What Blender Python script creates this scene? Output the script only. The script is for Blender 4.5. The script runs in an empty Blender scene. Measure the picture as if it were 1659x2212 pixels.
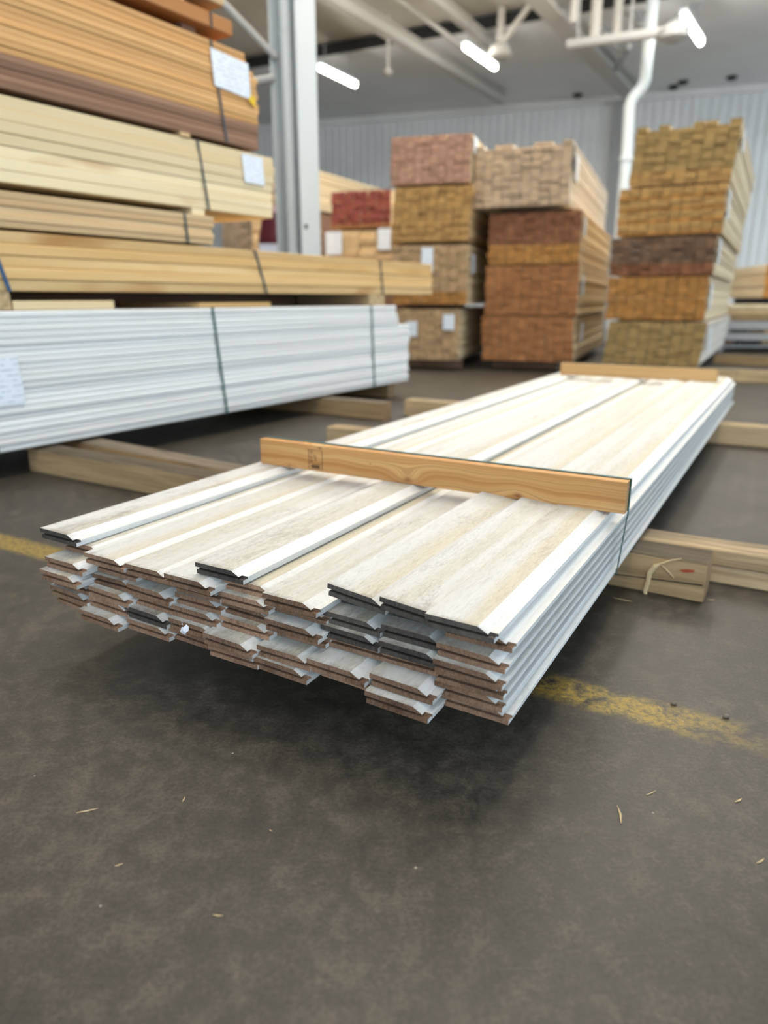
import bpy, bmesh, math, random
from mathutils import Vector, Matrix
random.seed(7)
SC = bpy.context.scene
COL = SC.collection
R = math.radians

# ---------------------------------------------------------------- camera
FPX, CX, CY, HZ = 1533.0, 829.5, 1106.0, 645.0      # pixels of the 1659x2212 frame
PITCH = math.atan((CY - HZ) / FPX)
CAMH = 0.61
cam = bpy.data.cameras.new('camera')
cam.sensor_fit = 'VERTICAL'; cam.sensor_height = 36.0; cam.sensor_width = 27.0
cam.lens = 36.0 * FPX / 2212.0
cam.clip_start = 0.02; cam.clip_end = 200
cam.dof.use_dof = True
cam.dof.focus_distance = 1.06
cam.dof.aperture_fstop = 2.5
cam.dof.aperture_blades = 0
camo = bpy.data.objects.new('camera', cam); COL.objects.link(camo)
camo.location = (0, 0, CAMH); camo.rotation_euler = (math.pi / 2 - PITCH, 0, 0)
SC.camera = camo

# ---------------------------------------------------------------- world, lamps, exposure
w = bpy.data.worlds.new('daylight'); SC.world = w; w.use_nodes = True
bg = w.node_tree.nodes['Background']
bg.inputs[0].default_value = (0.72, 0.87, 1.0, 1); bg.inputs[1].default_value = 2.05
SC.view_settings.view_transform = 'Standard'; SC.view_settings.look = 'None'
SC.view_settings.exposure = 0.17; SC.view_settings.gamma = 1.0
SC.view_settings.use_curve_mapping = False

def area(name, loc, size, energy, color, rotz):
    l = bpy.data.lights.new(name, 'AREA'); l.shape = 'RECTANGLE'; l.size, l.size_y = size
    l.energy = energy; l.color = color
    o = bpy.data.objects.new(name, l); COL.objects.link(o); o.location = loc; o.rotation_euler = (0, 0, rotz)
    return o
WARM = (1.0, 0.965, 0.92)
CEIL = 4.35
for i, (x, y, e) in enumerate([(0.1, 1.5, 15), (1.7, 3.3, 18), (-2.2, 3.6, 40), (3.6, 5.0, 36), (0.6, 6.6, 42), (-1.5, 8.4, 72), (3.0, 8.2, 84), (-0.7, -0.9, 48)]):  # lamp rows above the view; the last is fill added behind the camera
    area('ceiling_and_fill_light', (x, y, CEIL - 0.1), (0.45, 2.4), e, WARM, -R(33))
for x, y in [(-1.5, 7.4), (1.0, 7.6), (3.6, 7.2), (0.5, 3.0)]:      # added fill pointing up to brighten the ceiling; no fixtures hang here
    area('ceiling_fill_uplight', (x, y, 3.55), (0.45, 2.4), 170, WARM, -R(33)).rotation_euler = (math.pi, 0, R(33))

# ---------------------------------------------------------------- helpers
def ray(u, v):
    x = (u - CX) / FPX; y = -(v - CY) / FPX
    return Vector((x, math.cos(PITCH) + y * math.sin(PITCH), -math.sin(PITCH) + y * math.cos(PITCH)))
def atz(u, v, z):
    d = ray(u, v); return Vector((0, 0, CAMH)) + d * ((z - CAMH) / d.z)
def aty(u, v, Y):
    d = ray(u, v); return Vector((0, 0, CAMH)) + d * (Y / d.y)
def onpl(u, v, n, c):
    o = Vector((0, 0, CAMH)); d = ray(u, v); return o + d * ((c - n.dot(o)) / n.dot(d))
def axes(deg):
    a = R(deg); return Vector((math.cos(a), -math.sin(a), 0)), Vector((math.sin(a), math.cos(a), 0))   # across, along

class MB:
    """collects polygons for one mesh"""
    def __init__(s): s.v = []; s.f = []; s.m = []
    def poly(s, pts, mi=0):
        b = len(s.v); s.v += [tuple(p) for p in pts]; s.f.append(list(range(b, b + len(pts)))); s.m.append(mi)
    def box(s, x0, x1, y0, y1, z0, z1, mi=0, mend=None):
        b = len(s.v); me = mi if mend is None else mend
        s.v += [(x0,y0,z0),(x1,y0,z0),(x1,y1,z0),(x0,y1,z0),(x0,y0,z1),(x1,y0,z1),(x1,y1,z1),(x0,y1,z1)]
        for q, k in (((0,3,2,1),mi),((4,5,6,7),mi),((0,1,5,4),me),((2,3,7,6),me),((1,2,6,5),mi),((3,0,4,7),mi)):
            s.f.append([b + i for i in q]); s.m.append(k)
    def prism(s, sec, y0, y1, mi=0, mend=None, side=None):
        """sec: (x,z) points counter-clockwise seen from -y; extruded along y; side: material per edge"""
        b = len(s.v); n = len(sec); me = mi if mend is None else mend
        s.v += [(x, y0, z) for x, z in sec] + [(x, y1, z) for x, z in sec]
        s.f.append([b + i for i in range(n)]); s.m.append(me)
        s.f.append([b + n + i for i in reversed(range(n))]); s.m.append(me)
        for i in range(n):
            j = (i + 1) % n
            s.f.append([b + i, b + n + i, b + n + j, b + j]); s.m.append(mi if side is None else side[i])
    def tube(s, pts, r, n=10, mi=0):
        pts = [Vector(p) for p in pts]; rings = []
        ov = (pts[-1] - pts[0]).normalized(); ref = Vector((0, 0, 1)) if abs(ov.z) < 0.8 else Vector((0.2, 1, 0)).normalized()
        for i, p in enumerate(pts):
            a = pts[max(i - 1, 0)]; c = pts[min(i + 1, len(pts) - 1)]; t = (c - a).normalized()
            u = t.cross(ref).normalized(); w_ = t.cross(u)
            rr = r[i] if isinstance(r, (list, tuple)) else r
            b = len(s.v); s.v += [tuple(p + u * rr * math.cos(2*math.pi*k/n) + w_ * rr * math.sin(2*math.pi*k/n)) for k in range(n)]
            rings.append(b)
        for a, b in zip(rings, rings[1:]):
            for k in range(n):
                s.f.append([a + k, b + k, b + (k+1) % n, a + (k+1) % n]); s.m.append(mi)
        s.f.append([rings[0] + k for k in range(n)]); s.m.append(mi)
        s.f.append([rings[-1] + k for k in reversed(range(n))]); s.m.append(mi)
    def bar(s, a, b, w_, h, mi=0):
        """rectangular bar from a to b, w_ wide, h tall"""
        a = Vector(a); b = Vector(b); t = (b - a).normalized()
        up = Vector((0, 0, 1)) if abs(t.z) < 0.95 else Vector((0, 1, 0))
        u = t.cross(up).normalized(); v = u.cross(t)
        q = [(-1,-1),(1,-1),(1,1),(-1,1)]; k = len(s.v)
        for p in (a, b): s.v += [tuple(p + u * (w_/2*i) + v * (h/2*j)) for i, j in q]
        for f in ((3,2,1,0),(4,5,6,7),(0,1,5,4),(1,2,6,5),(2,3,7,6),(3,0,4,7)):
            s.f.append([k + i for i in f]); s.m.append(mi)
    def mesh(s, name, mats):
        me = bpy.data.meshes.new(name); me.from_pydata(s.v, [], s.f)
        for m in mats: me.materials.append(m)
        me.polygons.foreach_set('material_index', s.m)
        bm = bmesh.new(); bm.from_mesh(me); bmesh.ops.recalc_face_normals(bm, faces=bm.faces[:]); bm.to_mesh(me); bm.free()
        me.update(); return me
def chamfer(x0, x1, z0, z1, c):
    return [(x0+c,z0),(x1-c,z0),(x1,z0+c),(x1,z1-c),(x1-c,z1),(x0+c,z1),(x0,z1-c),(x0,z0+c)]

def put(name, mesh, parent=None, loc=(0,0,0), rot=(0,0,0)):
    o = bpy.data.objects.new(name, mesh); COL.objects.link(o)
    o.location = loc; o.rotation_euler = rot
    if parent: o.parent = parent
    return o
def tag(o, label, cat, group=None):
    o['label'] = label; o['category'] = cat
    if group: o['group'] = group
    return o
def thing(name, label, cat, loc=(0,0,0), rotz=0, group=None):
    o = bpy.data.objects.new(name, None); COL.objects.link(o); o.empty_display_size = 0.1
    o.location = loc; o.rotation_euler = (0, 0, rotz)
    return tag(o, label, cat, group)
def struct(name, mesh, loc=(0,0,0), rot=(0,0,0)):
    o = put(name, mesh, None, loc, rot); o['kind'] = 'structure'; return o

# ---------------------------------------------------------------- material kit
class MT:
    def __init__(s, name, rough=0.7, spec=0.3):
        s.m = bpy.data.materials.new(name); s.m.use_nodes = True; s.t = s.m.node_tree; s.n = s.t.nodes; s.l = s.t.links
        s.b = s.n['Principled BSDF']; s.b.inputs['Roughness'].default_value = rough
        s.b.inputs['Specular IOR Level'].default_value = spec
    def node(s, typ, **k):
        nd = s.n.new(typ)
        for a, v in k.items(): setattr(nd, a, v)
        return nd
    def link(s, a, b): s.l.new(a, b)
    def coord(s, kind='Object', scale=(1,1,1), rnd=True, loc=(0,0,0)):
        tc = s.node('ShaderNodeTexCoord'); mp = s.node('ShaderNodeMapping')
        mp.inputs['Scale'].default_value = scale; mp.inputs['Location'].default_value = loc
        src = tc.outputs[kind]
        if rnd:
            oi = s.node('ShaderNodeObjectInfo'); mu = s.node('ShaderNodeMath', operation='MULTIPLY'); mu.inputs[1].default_value = 37.0
            s.link(oi.outputs['Random'], mu.inputs[0])
            ad = s.node('ShaderNodeVectorMath', operation='ADD'); s.link(src, ad.inputs[0]); s.link(mu.outputs[0], ad.inputs[1]); src = ad.outputs[0]
        s.link(src, mp.inputs['Vector']); return mp.outputs[0]
    def noise(s, vec, scale=5, detail=4, rough=0.55, dist=0.0):
        nd = s.node('ShaderNodeTexNoise'); nd.inputs['Scale'].default_value = scale; nd.inputs['Detail'].default_value = detail
        nd.inputs['Roughness'].default_value = rough; nd.inputs['Distortion'].default_value = dist
        s.link(vec, nd.inputs['Vector']); return nd.outputs['Fac']
    def ramp(s, fac, stops):
        nd = s.node('ShaderNodeValToRGB'); cr = nd.color_ramp
        while len(cr.elements) < len(stops): cr.elements.new(0.5)
        for e, (p, c) in zip(cr.elements, stops):
            e.position = p; e.color = (c, c, c, 1) if isinstance(c, (int, float)) else (*c, 1)
        s.link(fac, nd.inputs[0]); return nd.outputs[0]
    def mix(s, fac, a, b, mode='MIX'):
        nd = s.node('ShaderNodeMix', data_type='RGBA', blend_type=mode)
        for sock, v in ((nd.inputs[0], fac), (nd.inputs[6], a), (nd.inputs[7], b)):
            if hasattr(v, 'is_output'): s.link(v, sock)
            elif isinstance(v, (int, float)): sock.default_value = v
            else: sock.default_value = (*v, 1)
        return nd.outputs[2]
    def math(s, op, a, b=None, c=None, clamp=False):
        nd = s.node('ShaderNodeMath', operation=op, use_clamp=clamp)
        for i, v in enumerate((a, b, c)):
            if v is None: continue
            if hasattr(v, 'is_output'): s.link(v, nd.inputs[i])
            else: nd.inputs[i].default_value = v
        return nd.outputs[0]
    def rnd(s): return s.node('ShaderNodeObjectInfo').outputs['Random']
    def xyz(s, vec):
        nd = s.node('ShaderNodeSeparateXYZ'); s.link(vec, nd.inputs[0]); return nd.outputs
    def color(s, c): s.link(c, s.b.inputs['Base Color'])
    def bump(s, h, strength=0.3, dist=0.002):
        nd = s.node('ShaderNodeBump'); nd.inputs['Strength'].default_value = strength; nd.inputs['Distance'].default_value = dist
        s.link(h, nd.inputs['Height']); s.link(nd.outputs[0], s.b.inputs['Normal'])

def plain(name, c, rough=0.6, spec=0.3, metal=0.0):
    m = MT(name, rough, spec); m.b.inputs['Base Color'].default_value = (*c, 1); m.b.inputs['Metallic'].default_value = metal; return m.m

def wood(name, light, dark, grain=22.0, along='y', vary=0.35, knot=None, rough=0.75):
    """long grain along one local axis, colour varying from piece to piece"""
    m = MT(name, rough, 0.25)
    st = {'y': (1, 0.045, 1), 'x': (0.045, 1, 1)}[along]
    v = m.coord('Object', st)
    n = m.noise(v, grain, 5, 0.6, 0.4)
    n2 = m.noise(m.coord('Object', tuple(0.35*a for a in st)), grain, 2, 0.5)
    f = m.math('ADD', m.math('MULTIPLY', n, 0.6), m.math('MULTIPLY', n2, 0.5))
    c = m.ramp(f, [(0.35, dark), (0.68, light)])
    if knot:
        k = m.noise(m.coord('Object', tuple(0.5 if a == 1 else 0.16 for a in st)), 9, 2, 0.5)
        c = m.mix(m.ramp(k, [(0.575, 0.0), (0.67, 0.8)]), c, knot)
    r = m.math('MULTIPLY_ADD', m.rnd(), vary, 1.0 - vary * 0.55)
    c = m.mix(m.ramp(m.math('FRACT', m.math('MULTIPLY', m.rnd(), 7.3)), [(0.45, 0.0), (0.95, 0.55 if vary > 0.15 else 0.0)]), c, dark)
    hs = m.node('ShaderNodeHueSaturation'); m.link(c, hs.inputs['Color']); m.link(r, hs.inputs['Value'])
    m.color(hs.outputs[0]); m.bump(n, 0.25, 0.0015)
    return m.m

def endgrain(name, light, dark, vary=0.5, streak=70.0, dirt=None):
    """sawn board ends: fine rings, strong difference from board to board"""
    m = MT(name, 0.85, 0.15)
    v = m.coord('Object', (1, 1, 0.55))
    n = m.noise(v, streak, 3, 0.6, 1.2)
    n2 = m.noise(m.coord('Object', (1, 1, 1)), 14, 3, 0.6)
    f = m.math('ADD', m.math('MULTIPLY', n, 0.5), m.math('MULTIPLY', n2, 0.5))
    c = m.ramp(f, [(0.3, dark), (0.7, light)])
    if dirt:
        d = m.noise(m.coord('Object', (1, 1, 1)), 5, 4, 0.6)
        c = m.mix(m.ramp(d, [(0.5, 0.0), (0.7, 0.7)]), c, dirt)
    r = m.math('MULTIPLY_ADD', m.rnd(), vary, 1.0 - vary * 0.5)
    hs = m.node('ShaderNodeHueSaturation'); m.link(c, hs.inputs['Color']); m.link(r, hs.inputs['Value'])
    m.color(hs.outputs[0]); m.bump(n, 0.35, 0.001)
    return m.m

# --- concrete floor with a worn yellow line
PA, PD = axes(29.7)                      # directions of the white siding bundle: across / along
def mat_floor():
    m = MT('concrete_floor', 0.45, 0.4)
    v = m.coord('Object', (1, 1, 1), rnd=False)
    big = m.noise(v, 3.2, 5, 0.6); mid = m.noise(v, 26, 8, 0.74, 0.3); fine = m.noise(v, 190, 5, 0.75)
    f = m.math('ADD', m.math('MULTIPLY', big, 0.30), m.math('MULTIPLY', mid, 0.70))
    c = m.ramp(f, [(0.38, (0.034, 0.0305, 0.0245)), (0.50, (0.057, 0.050, 0.0390)), (0.62, (0.098, 0.084, 0.062))])
    c = m.mix(0.8, c, m.ramp(fine, [(0.34, 0.30), (0.62, 0.66)]), 'OVERLAY')
    blot = m.noise(v, 4.3, 4, 0.6, 1.2)
    c = m.mix(m.ramp(blot, [(0.62, 0.0), (0.80, 0.45)]), c, (0.026, 0.024, 0.021))
    # thin scratches
    sv = m.node('ShaderNodeMapping'); sv.inputs['Scale'].default_value = (3, 160, 1); sv.inputs['Rotation'].default_value = (0, 0, 0.5)
    tc = m.node('ShaderNodeTexCoord'); m.link(tc.outputs['Object'], sv.inputs[0])
    sc = m.noise(sv.outputs[0], 1.0, 3, 0.5, 2.0)
    c = m.mix(m.ramp(sc, [(0.70, 0.0), (0.76, 0.22)]), c, (0.20, 0.18, 0.15))
    # pale specks of sawdust and grit
    vo = m.node('ShaderNodeTexVoronoi'); vo.inputs['Scale'].default_value = 24; m.link(v, vo.inputs['Vector'])
    spk = m.ramp(vo.outputs['Distance'], [(0.028, 1.0), (0.045, 0.0)])
    vr = m.xyz(vo.outputs['Color'])
    spk = m.math('MULTIPLY', spk, m.ramp(vr[0], [(0.72, 0.0), (0.74, 0.75)]))
    c = m.mix(spk, c, (0.50, 0.46, 0.38))
    vo2 = m.node('ShaderNodeTexVoronoi'); vo2.inputs['Scale'].default_value = 15; m.link(v, vo2.inputs['Vector'])
    vr2 = m.xyz(vo2.outputs['Color'])
    pit = m.math('MULTIPLY', m.ramp(vo2.outputs['Distance'], [(0.05, 1.0), (0.12, 0.0)]), m.ramp(vr2[1], [(0.80, 0.0), (0.82, 0.7)]))
    c = m.mix(pit, c, (0.03, 0.028, 0.025))
    # worn yellow line lying across, s = position along the bundle direction
    q = m.xyz(v)
    s = m.math('ADD', m.math('MULTIPLY', q[0], PD.x), m.math('MULTIPLY', q[1], PD.y))
    e = m.math('ADD', m.math('MULTIPLY', q[0], PA.x), m.math('MULTIPLY', q[1], PA.y))
    off = m.math('ABSOLUTE', m.math('SUBTRACT', s, 1.035))
    wob = m.math('MULTIPLY', m.noise(v, 40, 3, 0.6), 0.02)
    band = m.ramp(m.math('ADD', off, wob), [(0.034, 1.0), (0.056, 0.0)])
    wear = m.ramp(m.noise(v, 13, 6, 0.7), [(0.40, 0.0), (0.52, 1.0)])
    wear2 = m.ramp(m.noise(v, 90, 4, 0.7), [(0.38, 0.25), (0.56, 1.0)])
    endr = m.ramp(m.math('MULTIPLY_ADD', e, 1.0, 0.6), [(0.50, 1.0), (0.66, 0.0)])
    left = m.ramp(m.math('MULTIPLY_ADD', e, -1.0, -1.0), [(0.40, 0.0), (0.46, 0.9)])
    wear = m.math('MAXIMUM', wear, left)
    msk = m.math('MULTIPLY', m.math('MULTIPLY', band, wear), m.math('MULTIPLY', wear2, endr))
    c = m.mix(m.math('MULTIPLY', msk, 0.85), c, (0.40, 0.27, 0.045))
    m.color(c)
    m.link(m.ramp(mid, [(0.3, 0.42), (0.7, 0.60)]), m.b.inputs['Roughness'])
    m.bump(m.math('ADD', m.math('MULTIPLY', fine, 0.4), mid), 0.16, 0.004)
    return m.m

# --- primed siding
def mat_primer(name, dirt=1.0, clean=False):
    m = MT(name, 0.62, 0.3)
    v = m.coord('Object', (1, 0.03, 1))
    st = m.noise(v, 22, 3, 0.55)
    c = m.ramp(st, [(0.34, (0.535, 0.52, 0.465)), (0.50, (0.585, 0.59, 0.565)), (0.66, (0.63, 0.645, 0.645))])
    q0 = m.xyz(m.coord('Object', (1, 1, 1), rnd=False))
    if clean: c = m.mix(0.75, c, (0.79, 0.795, 0.79))
    else:
        # thin primer lets the yellow wood through towards the bevel, more on some boards than on others
        wob = m.math('MULTIPLY', m.noise(m.coord('Object', (0.3, 0.6, 1)), 6, 3, 0.6), 0.045)
        yx = m.ramp(m.math('SUBTRACT', q0[0], wob), [(0.018, 0.0), (0.036, 1.0)])
        amt = m.ramp(m.rnd(), [(0.15, 0.03), (0.95, 0.7)])
        c = m.mix(m.math('MULTIPLY', yx, amt), c, (0.57, 0.50, 0.35))
    fib = m.noise(m.coord('Object', (1, 0.16, 1)), 260, 3, 0.65, 0.8)
    c = m.mix(0.40, c, m.ramp(fib, [(0.30, 0.30), (0.56, 0.56)]), 'OVERLAY')
    if dirt:
        d1 = m.noise(m.coord('Object', (1, 0.30, 1)), 14, 5, 0.70, 0.6)
        d2 = m.noise(m.coord('Object', (1, 0.55, 1)), 210, 5, 0.8)
        d3 = m.noise(m.coord('Object', (1, 0.22, 1)), 60, 4, 0.7, 1.0)
        near = m.ramp(q0[1], [(0.0, 0.055), (0.10, 0.02), (0.75, 0.0)])
        edge = m.ramp(q0[1], [(0.0, 0.10), (0.012, 0.0)])
        tot = m.math('ADD', m.math('MULTIPLY', d1, 0.45), m.math('ADD', m.math('MULTIPLY', d2, 0.33), m.math('MULTIPLY', d3, 0.22)))
        tot = m.math('ADD', m.math('ADD', tot, near), edge)
        c = m.mix(m.math('MULTIPLY', m.ramp(tot, [(0.505 if dirt >= 1 else 0.55, 0.0), (0.68, 0.85)]), min(1.0, dirt)), c, (0.235, 0.205, 0.175))
    vo = m.node('ShaderNodeTexVoronoi'); vo.inputs['Scale'].default_value = 7.0; m.link(m.coord('Object', (1.0, 0.55, 0.2)), vo.inputs['Vector'])
    kn = m.math('MULTIPLY', m.ramp(vo.outputs['Distance'], [(0.018, 1.0), (0.034, 0.0)]), m.ramp(m.xyz(vo.outputs['Color'])[0], [(0.55, 0.0), (0.56, 0.8)]))
    c = m.mix(kn, c, (0.22, 0.15, 0.09))
    m.color(c); m.bump(m.math('ADD', fib, m.math('MULTIPLY', st, 0.4)), 0.45, 0.0014)
    return m.m

def mat_paper(name, tint=(0.80, 0.86, 0.93), along=1.0):
    """stapled label sheet with lines of print too blurred to read"""
    m = MT(name, 0.5, 0.3)
    v = m.coord('Generated', (1, 1, 1), rnd=False); q = m.xyz(v)
    rows = m.math('FRACT', m.math('MULTIPLY', q[2], 9.0))
    row = m.ramp(rows, [(0.42, 0.0), (0.48, 1.0), (0.72, 1.0), (0.78, 0.0)])
    words = m.noise(m.coord('Generated', (7, 7, 9), rnd=True), 1.6, 2, 0.5)
    ink = m.math('MULTIPLY', row, m.ramp(words, [(0.47, 0.0), (0.53, 0.45)]))
    m.color(m.mix(ink, tint, (0.25, 0.28, 0.42)))
    return m.m

# --- batten with flowing grain and knots (local x along, z up)
def mat_batten():
    m = MT('planed_pine_batten', 0.6, 0.3)
    v = m.coord('Object', (1, 1, 1), rnd=False); q = m.xyz(v); x, y, z = q[0], q[1], q[2]
    wav = m.noise(m.coord('Object', (1, 0.2, 0.4), rnd=False), 5, 2, 0.5)
    zz = m.math('ADD', z, m.math('MULTIPLY', wav, 0.03))
    ring = None; dark = None
    for kx, kz, s, a in [(0.085, 0.004, 0.022, -0.02), (0.175, 0.056, 0.030, 0.012), (0.405, 0.010, 0.045, 0.028), (0.655, 0.008, 0.040, -0.016), (0.31, 0.034, 0.010, 0.003)]:
        dx = m.math('SUBTRACT', x, kx); dz = m.math('SUBTRACT', z, kz)
        r2 = m.math('ADD', m.math('MULTIPLY', dx, dx), m.math('MULTIPLY', m.math('MULTIPLY', dz, dz), 3.2))
        g = m.math('POWER', 2.718, m.math('MULTIPLY', r2, -1.0 / (s * s)))
        zz = m.math('ADD', zz, m.math('MULTIPLY', g, a))
        k = m.math('POWER', 2.718, m.math('MULTIPLY', r2, -1.0 / (0.055 * s) ** 1 / (s * 0.9)))
        dark = k if dark is None else m.math('MAXIMUM', dark, k)
    cb = m.node('ShaderNodeCombineXYZ'); m.link(m.math('MULTIPLY', x, 0.25), cb.inputs[0]); m.link(m.math('MULTIPLY', y, 3.0), cb.inputs[1]); m.link(m.math('MULTIPLY', zz, 30.0), cb.inputs[2])
    n1 = m.noise(cb.outputs[0], 1.3, 2, 0.5)
    cb2 = m.node('ShaderNodeCombineXYZ'); m.link(m.math('MULTIPLY', x, 0.6), cb2.inputs[0]); m.link(m.math('MULTIPLY', y, 20.0), cb2.inputs[1]); m.link(m.math('MULTIPLY', zz, 260.0), cb2.inputs[2])
    n2 = m.noise(cb2.outputs[0], 1.6, 2, 0.5)
    c = m.ramp(n1, [(0.32, (0.45, 0.19, 0.055)), (0.50, (0.635, 0.34, 0.13)), (0.68, (0.77, 0.51, 0.235))])
    c = m.mix(m.ramp(n2, [(0.42, 0.0), (0.62, 0.5)]), c, (0.36, 0.165, 0.055))
    c = m.mix(m.math('MULTIPLY', dark, 0.75), c, (0.20, 0.075, 0.025))
    m.color(c); m.bump(n2, 0.1, 0.001)
    return m.m

# --- weathered timber
def mat_timber(name, fresh, grey, amount=0.5, along='x'):
    m = MT(name, 0.85, 0.15)
    st = (0.06, 1, 1) if along == 'x' else (1, 0.06, 1)
    g = m.noise(m.coord('Object', st), 45, 5, 0.65, 0.5)
    c = m.ramp(g, [(0.32, tuple(0.55*a for a in fresh)), (0.62, fresh)])
    q = m.xyz(m.coord('Object', (1,1,1), rnd=False))
    ge = m.node('ShaderNodeNewGeometry'); nz = m.xyz(ge.outputs['Normal'])[2]
    blot = m.noise(m.coord('Object', tuple(min(1, a*4) for a in st)), 9, 5, 0.65)
    k = m.math('ADD', m.math('MULTIPLY', m.math('MAXIMUM', nz, 0.0), amount), m.math('SUBTRACT', blot, 0.55))
    c = m.mix(m.ramp(k, [(0.05, 0.0), (0.35, 0.85)]), c, m.ramp(g, [(0.35, tuple(0.45*a for a in grey)), (0.6, grey)]))
    m.color(c); m.bump(g, 0.5, 0.002)
    return m.m

M = {}
M['floor'] = mat_floor()
M['primer'] = mat_primer('primed_face', 0.75)
M['primer_clean'] = mat_primer('primed_bevel', 0.35, True)
M['primer_dirty'] = mat_primer('primed_face_soiled', 1.0)
M['end_brown'] = endgrain('siding_end_brown', (0.44, 0.275, 0.18), (0.085, 0.045, 0.028), 0.5, 300)
M['end_grey'] = endgrain('siding_end_grey', (0.13, 0.115, 0.10), (0.035, 0.03, 0.028), 0.35, 230)
M['batten'] = mat_batten()
M['batten_plain'] = wood('pine_batten_plain', (0.66, 0.43, 0.20), (0.44, 0.24, 0.09), 20, 'x', 0.15)
M['batten_end'] = endgrain('pine_batten_end', (0.50, 0.33, 0.17), (0.34, 0.20, 0.09), 0.1, 120)
M['timber'] = mat_timber('weathered_timber', (0.44, 0.29, 0.15), (0.21, 0.185, 0.15), 0.62)
M['timber_grey'] = mat_timber('grey_timber', (0.50, 0.34, 0.18), (0.085, 0.078, 0.068), 0.75)
M['timber_new'] = mat_timber('pale_timber', (0.62, 0.45, 0.26), (0.34, 0.28, 0.2), 0.32)
M['timber_end'] = endgrain('timber_end', (0.40, 0.27, 0.15), (0.22, 0.14, 0.08), 0.2, 80)
M['white_side'] = wood('white_primed_edge', (0.80, 0.815, 0.82), (0.70, 0.70, 0.685), 30, 'y', 0.10)
M['cream_side'] = wood('planed_spruce_edge', (0.86, 0.73, 0.49), (0.75, 0.57, 0.32), 18, 'y', 0.20, knot=(0.45, 0.22, 0.07))
M['yellow_side'] = wood('sawn_spruce_edge', (0.73, 0.53, 0.27), (0.54, 0.33, 0.125), 18, 'y', 0.42, knot=(0.42, 0.20, 0.06))
M['tan_side'] = wood('tan_board_edge', (0.74, 0.55, 0.32), (0.55, 0.36, 0.18), 24, 'y', 0.30)
M['orange_side'] = wood('cedar_board_edge', (0.78, 0.47, 0.215), (0.60, 0.315, 0.115), 26, 'y', 0.30)
M['brown_side'] = wood('brown_cedar_edge', (0.36, 0.215, 0.14), (0.22, 0.12, 0.075), 26, 'y', 0.35)
M['beam_side'] = wood('redwood_beam', (0.58, 0.29, 0.12), (0.40, 0.17, 0.06), 18, 'y', 0.2)
M['pack_cream'] = wood('pack_side_cream', (0.78, 0.65, 0.44), (0.60, 0.46, 0.27), 20, 'y', 0.2)
M['pack_white'] = wood('pack_side_white', (0.74, 0.68, 0.60), (0.58, 0.51, 0.42), 20, 'y', 0.2)
M['e_orange'] = endgrain('ends_orange', (0.5, 0.26, 0.085), (0.31, 0.13, 0.035), 0.32, 40)
M['e_rust'] = endgrain('ends_rust', (0.44, 0.205, 0.085), (0.27, 0.105, 0.04), 0.32, 40)
M['e_ochre'] = endgrain('ends_ochre', (0.52, 0.32, 0.125), (0.33, 0.185, 0.065), 0.3, 40)
M['e_olive'] = endgrain('ends_olive', (0.42, 0.295, 0.125), (0.26, 0.165, 0.06), 0.28, 40)
M['e_tan'] = endgrain('ends_tan', (0.54, 0.375, 0.22), (0.36, 0.23, 0.125), 0.3, 40)
M['e_pink'] = endgrain('ends_pink', (0.5, 0.31, 0.225), (0.36, 0.19, 0.135), 0.32, 40)
M['e_beige'] = endgrain('ends_beige', (0.58, 0.435, 0.3), (0.4, 0.28, 0.18), 0.3, 40)
M['e_darkbrown'] = endgrain('ends_dark', (0.24, 0.14, 0.085), (0.095, 0.055, 0.036), 0.6, 40, dirt=(0.10, 0.09, 0.08))
M['e_brownred'] = endgrain('ends_brownred', (0.30, 0.135, 0.07), (0.15, 0.06, 0.03), 0.5, 40)
M['e_red'] = endgrain('ends_red', (0.3, 0.085, 0.065), (0.21, 0.055, 0.045), 0.25, 40)
M['strap_green'] = plain('green_strap', (0.03, 0.10, 0.09), 0.4)
M['strap_dark'] = plain('dark_strap', (0.035, 0.04, 0.042), 0.35, 0.5)
M['strap_blue'] = plain('blue_strap', (0.03, 0.09, 0.20), 0.4)
M['paper'] = mat_paper('label_paper')
M['paper_white'] = plain('torn_paper', (0.80, 0.82, 0.90), 0.6)
M['yellow_tab'] = plain('yellow_tab', (0.75, 0.50, 0.02), 0.5)
M['black_wrap'] = plain('black_wrap', (0.012, 0.012, 0.013), 0.4)
M['ink'] = plain('stamp_ink', (0.055, 0.035, 0.025), 0.8, 0.1)
M['steel_white'] = plain('white_painted_steel', (0.57, 0.625, 0.65), 0.45, 0.4)
M['steel_cream'] = plain('cream_painted_steel', (0.56, 0.54, 0.49), 0.5, 0.4)
M['steel_grey'] = plain('grey_painted_steel', (0.38, 0.385, 0.38), 0.5, 0.4)
M['white_pipe'] = plain('white_plastic_pipe', (0.80, 0.80, 0.78), 0.4, 0.4)
M['steel_dark'] = plain('dark_steel', (0.02, 0.02, 0.02), 0.6, 0.3)
M['straw'] = plain('wood_splinter', (0.68, 0.52, 0.30), 0.8, 0.1)
M['stone'] = plain('grit_stone', (0.20, 0.17, 0.13), 0.8, 0.1)
M['red_paint'] = plain('red_paint', (0.42, 0.06, 0.03), 0.6)
M['maroon'] = plain('maroon_wrap', (0.10, 0.012, 0.02), 0.5)
def emis(name, c, s):
    m = MT(name); m.b.inputs['Emission Color'].default_value = (*c, 1); m.b.inputs['Emission Strength'].default_value = s; return m.m
M['tube'] = emis('lit_tube', (1.0, 0.97, 0.90), 24)
def mat_wall(name, c, n=0.06):
    m = MT(name, 0.55, 0.35); v = m.coord('Object', (1, 1, 1), rnd=False)
    f = m.noise(v, 1.2, 5, 0.6); m.color(m.ramp(f, [(0.3, tuple(a*(1-n) for a in c)), (0.7, tuple(a*(1+n) for a in c))])); return m.m
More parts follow.
